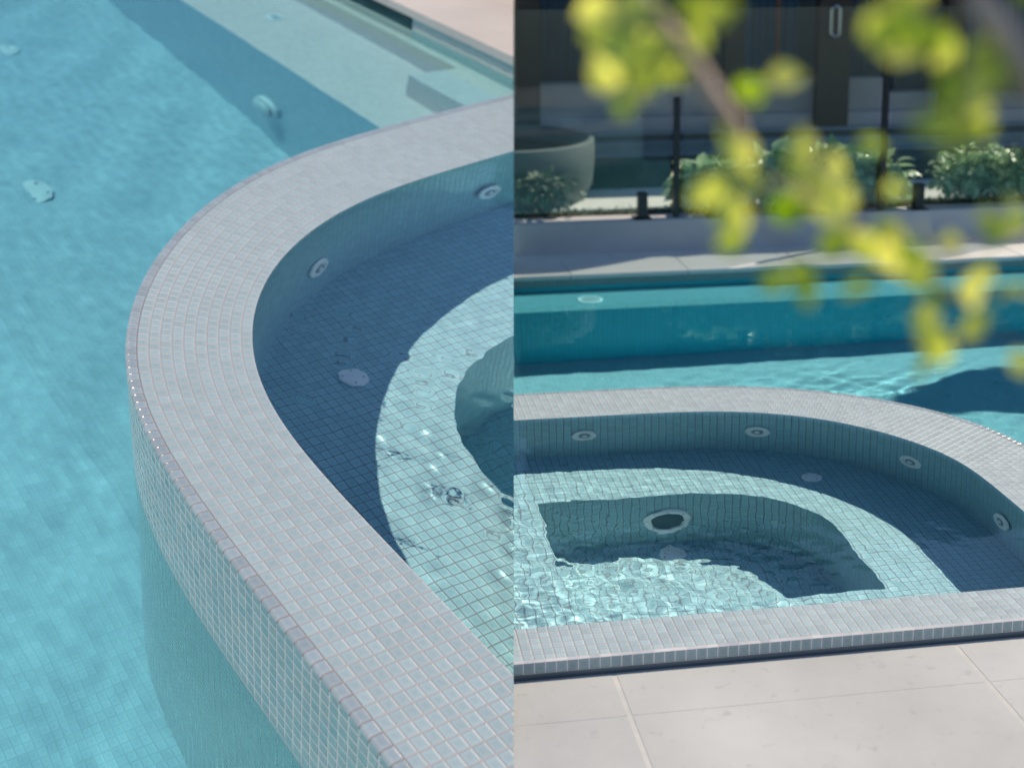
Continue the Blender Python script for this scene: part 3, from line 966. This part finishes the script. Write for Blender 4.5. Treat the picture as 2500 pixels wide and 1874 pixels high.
# round bowl: solid stand-in for a reflection in the fence glass
t = thing('reflection_bowl', PR, (24.2, 229, -2), 'large round bowl behind the glass fence, standing in for a reflection in it', 'glass_reflection')
m = MB(); m.lathe((24.2, 229, -2), (0, 0, 1), [(21, 0), (22.8, 4), (23.3, 10), (23.2, 14.6), (23, 14.9), (21.5, 14.9), (21.4, 11)], 72); m.build('bowl', M['concrete'], PR, t, smooth=True)
m = MB(); m.lathe((24.2, 229, -2), (0, 0, 1), [(21.6, 11.2), (10, 11.8), (.001, 12)], 48); m.build('soil', M['soil'], PR, t)

# house
hs = thing('house', PR, (70, 300, -2), 'dark glazed house wall with timber columns across the top of the pool view', 'house')
m = MB(); m.box(-200, 400, 306, 310, -2, 140); m.build('wall', M['joinery'], PR, hs)
m = MB(); m.box(-200, 400, 270, 310, 118, 126); m.build('roof', M['column'], PR, hs)
rgc = random.Random(2)
for x0, x1 in [(34.6, 41.4), (95.4, 101.2), (123.4, 133.2), (163, 169)]:
    m = MB(); m.box(x0, x1, 277.2, 280.6, 4.5, 118, bev=.2); m.build('column', M['column'], PR, hs)
for x0, x1, mt in [(-60, 34, 'curtain'), (45, 96, 'joinery'), (106, 125, 'curtain'), (139, 164, 'joinery'), (175, 300, 'curtain')]:
    m = MB(); m.box(x0, x1, 300, 300.6, 8, 118); w_ = m.build('window', M[mt], PR, hs)
    if w_:
        m = MB()
        x = x0 + 1
        while x < x1 - 1:
            m.box(x, x + rgc.uniform(.2, .5), 299.4, 300, 22 + rgc.uniform(-4, 5), 118)
            x += rgc.uniform(1.8, 3.4)
        m.build('mullion', M['joinery'] if mt == 'curtain' else M['curtain'], PR, w_)
m = MB(); m.box(117.3, 118.6, 298.6, 299.4, 15, 60); m.build('downpipe', M['terracotta'], PR, hs)
dh = MB()
dh.tube([(126.6, 277.3, 33.5), (126.6, 276.1, 33.8), (126.6, 276.1, 41), (126.6, 277.3, 41.3)], .45, 8)
dh.tube([(129.2, 277.3, 33.5), (129.2, 276.1, 33.8), (129.2, 276.1, 41), (129.2, 277.3, 41.3)], .45, 8)
dh.tube([(126.6, 276.1, 41), (127.9, 276.1, 42), (129.2, 276.1, 41)], .45, 8)
dh.tube([(126.6, 276.1, 33.8), (127.9, 276.1, 32.8), (129.2, 276.1, 33.8)], .45, 8)
dh.build('door_handle', M['steel'], PR, hs)

# added overhead slabs shaped for the shade they cast, all above the frame
def slab(name, poly, z0, z1, mt, parent=None):
    m = MB()
    lo = [m.vert((x, y, z0)) for x, y in poly]; hi = [m.vert((x, y, z1)) for x, y in poly]
    m.face(lo[::-1]); m.face(hi)
    for k in range(len(poly)): m.face([lo[k], lo[(k + 1) % len(poly)], hi[(k + 1) % len(poly)], hi[k]])
    return m.build(name, M[mt], PR, parent)
rgs = random.Random(12)
front = [(7, 203), (60, 206), (99, 209), (108, 213), (117, 217.6)]
x = 120
while x < 240:
    front.append((x, 219.6 + rgs.uniform(-1.1, 1.1))); x += rgs.uniform(1.5, 5)
slab('added_shade_slab', front + [(240, 225), (7, 225)], 79, 80.5, 'column', hs)  # added; outline worked back from the shade wanted on the far deck
slab('added_slab_beam', [(60, 224.9), (64, 224.9), (64, 306), (60, 306)], 76, 78.8, 'column', hs)
slab('added_slab_beam', [(200, 224.9), (204, 224.9), (204, 306), (200, 306)], 76, 78.8, 'column', hs)
t = thing('added_shade_caster', PR, (270, 175, -9), 'unseen shade caster added beyond the right edge of the pool', 'shade sail')  # added out of view; outline follows the shade wanted on the pool floor
slab('caster', [(174, 170), (202, 185.5), (262, 188), (262, 160), (201, 162), (188, 164)], 90, 90.4, 'render', t)
m = MB(); m.tube([(262, 176, -9), (262, 176, 90.2)], 1.5, 12); m.build('caster_pole', M['black'], PR, t)

# glass fence
FJ = FW + 2.2
fence = thing('glass_fence', PR, (80, FJ, WT), 'frameless glass fence with dark bars added in its gaps and square clamps on the low wall', 'fence')
def gap_bar(name, x, z1, lab):  # dark bars added so the open panel gaps still look dark
    m = MB(); m.box(x - .65, x + .65, FJ - .6, FJ + .6, WT, z1, bev=.08)
    m.build(name, M['black'], PR, fence)
gap_bar('added_gap_bar', 60.4, 26.5, 'dark bar filling the gap between glass panels, left of the large shrub')
gap_bar('added_gap_bar', 110.3, 38, 'dark bar filling the gap between glass panels, behind the right end of the large shrub')
panels = [(10.5, 59.0, 'frameless glass panel in front of the round bowl'),
          (62.0, 108.6, 'frameless glass panel in front of the large leafy shrub'),
          (112.0, 158.0, 'frameless glass panel right of the second dark gap bar')]
for x0, x1, lab in panels:
    m = MB(); m.box(x0, x1, FJ - .25, FJ + .25, .4, 46.6)
    m.build('glass_panel', M['glass'], PR, fence)
for x, lab in [(52.4, 'black square glass clamp on the low wall, leftmost of the three'), (69.7, 'black square glass clamp on the low wall, half hidden by leaves'),
               (119.6, 'black square glass clamp on the low wall between the two shrubs')]:
    m = MB(); m.box(x - 1.05, x + 1.05, FJ - 1.15, FJ - .27, WT + .3, 4.6, bev=.12); m.box(x - 1.05, x + 1.05, FJ + .27, FJ + 1.1, WT + .3, 4.6, bev=.12)
    m.box(x - .9, x + .9, FJ - .26, FJ + .26, WT + .3, .38); t = m.build('clamp', M['black'], PR, fence)
    m = MB(); m.box(x - 2.1, x + 2.1, FJ - 2.1, FJ + 2.1, WT, WT + .32, bev=.1); m.build('base_plate', M['black'], PR, t)

# shrubs
def leaf(mb, p, d, up, L_, W_, curl=.25, fold=.25, m=0, raw=False):
    d = d.normalized(); s_ = d.cross(up)
    if s_.length < 1e-3: s_ = Vector((1, 0, 0))
    s_.normalize(); n_ = s_.cross(d)
    prof = [(0, .0), (.18, .62), (.42, 1.0), (.7, .78), (1.0, .0)]
    ids = []
    for t, w_ in prof:
        c = p + d * (t * L_) - n_ * (curl * L_ * t * t)
        if w_ == 0:
            ids.append([mb.vert(c)])
        else:
            e = W_ * w_ / 2
            ids.append([mb.vert(c - s_ * e + n_ * (fold * e)), mb.vert(c), mb.vert(c + s_ * e + n_ * (fold * e))])
    a0 = ids[0][0]
    for k in range(1, 4):
        A_, B_ = ids[k], ids[k + 1] if k < 4 else None
    mb.face([a0, ids[1][1], ids[1][0]], None, m); mb.face([a0, ids[1][2], ids[1][1]], None, m)
    for k in (1, 2):
        x, y = ids[k], ids[k + 1]
        mb.face([x[0], x[1], y[1], y[0]], None, m); mb.face([x[1], x[2], y[2], y[1]], None, m)
    z = ids[4][0]
    mb.face([ids[3][0], ids[3][1], z], None, m); mb.face([ids[3][1], ids[3][2], z], None, m)

def shrub(x0, x1, y, z0, z1, nleaf, seed, lab, ll=(2.2, 4.2), mt='leaf_shrub', name='shrub'):
    rg = random.Random(seed)
    t = thing(name, PR, ((x0 + x1) / 2, y, z0), lab, 'shrub', 'shrubs in the bed behind the fence')
    cx, rx = (x0 + x1) / 2, (x1 - x0) / 2
    st = MB(); lf = MB()
    nl_ = max(4, int(rx / 1.6))
    rr_ = min((z1 - z0) * .42, rx * .6)
    lobes = [(x0 + rr_ + (x1 - x0 - 2 * rr_) * (q + rg.uniform(-.25, .25)) / (nl_ - 1), y + rg.uniform(-2, 2), z0 + (z1 - z0) * rg.uniform(.36, .62), rr_ * rg.uniform(.75, 1.0)) for q in range(nl_)]
    for a, b, c, r in lobes:
        st.tube([(cx, y, z0 - 1), ((a + cx * .4 + a * .0) if False else (a + (cx - a) * .2), (b + y) / 2, (z0 + c) / 2), (a, b, c)], [.5, .35, .18], 6)
    for _ in range(nleaf):
        a, b, c, r = rg.choice(lobes)
        v = Vector((rg.gauss(0, 1), rg.gauss(0, 1), rg.gauss(0, 1))).normalized()
        q = r * rg.uniform(.55, 1.12) if rg.random() < .8 else r * rg.uniform(.1, .6)
        p = Vector((a + v.x * q * 1.35, b + v.y * q * .95, c + v.z * q))
        if p.z < z0: continue
        d = (v + Vector((rg.gauss(0, .5), rg.gauss(0, .5), rg.gauss(-.25, .4)))).normalized()
        L_ = rg.uniform(*ll)
        leaf(lf, p, d, Vector((rg.gauss(0, .3), rg.gauss(0, .3), 1)), L_, L_ * rg.uniform(.55, .8), rg.uniform(.2, .5))
    st.build('stem', M['bark_d'], PR, t)
    lf.build('foliage', M[mt], PR, t)
    return t
shrub(24, 37.5, 203, -2, 10.5, 210, 1, 'dim leafy shrub at the seam, behind the glass in front of the round bowl', (1.4, 2.6), 'leaf_dim')
shrub(61, 80, 203, -2, 10.5, 600, 2, 'dim green shrub right of the first dark gap bar, behind the glass', (2.6, 4.6))
shrub(78, 118, 202.5, -2, 12.4, 1900, 3, 'large sunlit shrub with silvery broad leaves between the two dark gap bars', (2.8, 5.0))
shrub(127, 160, 203, -2, 12.2, 2000, 4, 'dense shrub with small bright leaves at the right edge', (1.3, 2.6))
m = MB()
rg = random.Random(9)
for _ in range(2600):
    p = Vector((rg.uniform(18, 160), rg.uniform(FW + 7.2, 207), WT - .6 + rg.uniform(0, .9)))
    d = Vector((rg.gauss(0, 1), rg.gauss(0, 1), rg.uniform(0, .8)))
    leaf(m, p, d, Vector((0, 0, 1)), rg.uniform(.5, 1.5), rg.uniform(.3, .7))
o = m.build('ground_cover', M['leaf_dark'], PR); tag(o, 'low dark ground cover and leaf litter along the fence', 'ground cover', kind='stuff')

# near tree: one trunk off to the right, its young branches hanging across the view
FP = 3100.0
def near(x, y, d):
    d *= .80
    # a point d metres in front of the camera
    X = (x - 1500) / FP * d; Y = (y - 500) / FP * d
    fw = Vector((0, 0.976512, -0.215463)); dn = Vector((0, -0.215463, -0.976512))
    return Vector((0, 0, CAMH)) + Vector((1, 0, 0)) * X + dn * Y + fw * d
tr = thing('young_tree', PR, (0, 0, 0), 'blurred branches with yellow-green leaves of a near tree hanging over the pool', 'tree')
tr.location = Vector((.62, .80, -.036))
m = MB()
m.tube([Vector((.62, .80, -.04)), Vector((.60, .78, .6)), Vector((.56, .76, 1.2)), Vector((.50, .72, 1.62)), Vector((.46, .70, 2.0))], [.035, .032, .028, .022, .016], 14)
m.build('trunk', M['bark'], PR, tr, raw=True, smooth=True)
branches = [
 [(1530, -60, .70), (1590, 20, .70), (1670, 120, .70), (1720, 200, .71), (1790, 300, .72), (1815, 350, .73), (1835, 430, .74), (1850, 540, .75)],
 [(2370, -40, .62), (2450, 80, .63), (2520, 230, .64)],
 [(1835, 430, .74), (1960, 470, .74), (2080, 560, .75), (2200, 640, .76), (2330, 720, .77)],
 [(2200, 640, .76), (2300, 610, .76), (2420, 600, .77), (2560, 560, .78)],
]
m = MB()
for k, b in enumerate(branches):
    pts = [near(*q) for q in b]
    rr = [[.0032, .0035, .0037, .0043, .0042, .003, .0011, .0009], [.0044, .0056, .0064], [.0009] * 5, [.0007] * 4][k]
    m = MB(); m.tube(pts, rr, 12); m.build('branch', M['bark'], PR, tr, raw=True, smooth=True)
m = MB(); m.tube([Vector((.46, .70, 2.0)), near(1900, -420, .70), near(1530, -60, .70)], [.014, .007, .0032], 10); m.build('branch', M['bark'], PR, tr, raw=True, smooth=True)
m = MB()
m.tube([Vector((.52, .74, 1.5)), near(2600, -200, .64), near(2370, -40, .62)], [.02, .009, .0044], 10)
m.build('branch', M['bark'], PR, tr, raw=True, smooth=True)
clusters = [  # x, y, dist, spread px, leaves
 (1490, 50, .66, 60, 6), (1700, 50, .68, 62, 6), (1580, 150, .70, 40, 4), (1620, 100, .71, 40, 3), (1480, -10, .7, 40, 2), (1660, 170, .72, 60, 3),
 (1520, 235, .72, 30, 2), (1880, 210, .74, 36, 2), (1790, 330, .73, 30, 2),
 (2210, 60, .64, 70, 6), (2265, 110, .66, 50, 4), (2400, 140, .65, 50, 4), (2340, 290, .64, 62, 7), (2395, 250, .65, 40, 2),
 (1740, 430, .74, 34, 2), (1800, 450, .74, 30, 2), (2015, 400, .75, 40, 4), (1990, 490, .75, 55, 6), (2200, 450, .76, 30, 2), (1815, 560, .76, 24, 1),
 (2060, 560, .76, 60, 4), (1940, 645, .76, 45, 3), (2180, 560, .77, 60, 4), (2255, 640, .77, 60, 5), (2120, 690, .77, 40, 2), (2330, 620, .77, 50, 3),
 (2440, 540, .76, 34, 3), (2270, 730, .77, 36, 2), (2240, 830, .77, 40, 2), (2440, 710, .76, 36, 3), (2340, 810, .77, 40, 2), (2480, 850, .77, 20, 1), (2160, 390, .74, 26, 1),
 (2180, -10, .64, 50, 3), (2480, 10, .66, 40, 2)]
rg = random.Random(21)
lf = MB(); tw = MB()
sunR = Vector((.695, .474, .540))
skel = [near(*q) for b in branches for q in b]
for x, y, d, sp, nl in clusters:
    c = near(x, y, d)
    bsp = min(skel, key=lambda q: (q - c).length)
    mid = (bsp + c) / 2 + Vector((0, 0, .004))
    tw.tube([bsp, mid, c], [.0008, .0006, .0004], 6)
    for _ in range(int(nl * 1.15 + .6)):
        p = near(x + rg.gauss(0, sp * .46), y + rg.gauss(0, sp * .46), d + rg.uniform(-.05, .06))
        tw.tube([c, p], [.0004, .0003], 5)
        dr = Vector((rg.gauss(0, 1), rg.gauss(0, .5), rg.gauss(-.4, .8)))
        up = Vector((rg.gauss(0, .6), -1 + rg.gauss(0, .4), rg.gauss(.3, .5)))
        L_ = rg.uniform(.0125, .0215)
        leaf(lf, p, dr, up, L_, L_ * rg.uniform(.55, .95), rg.uniform(0, .4), rg.uniform(.1, .5))
off = len(lf.v)
lf.v += tw.v; lf.f += [[i + off for i in f] for f in tw.f]; lf.uv += tw.uv; lf.m += [1] * len(tw.f)
lf.build('foliage', [M['leaf_near'], M['bark_d']], PR, tr, raw=True)
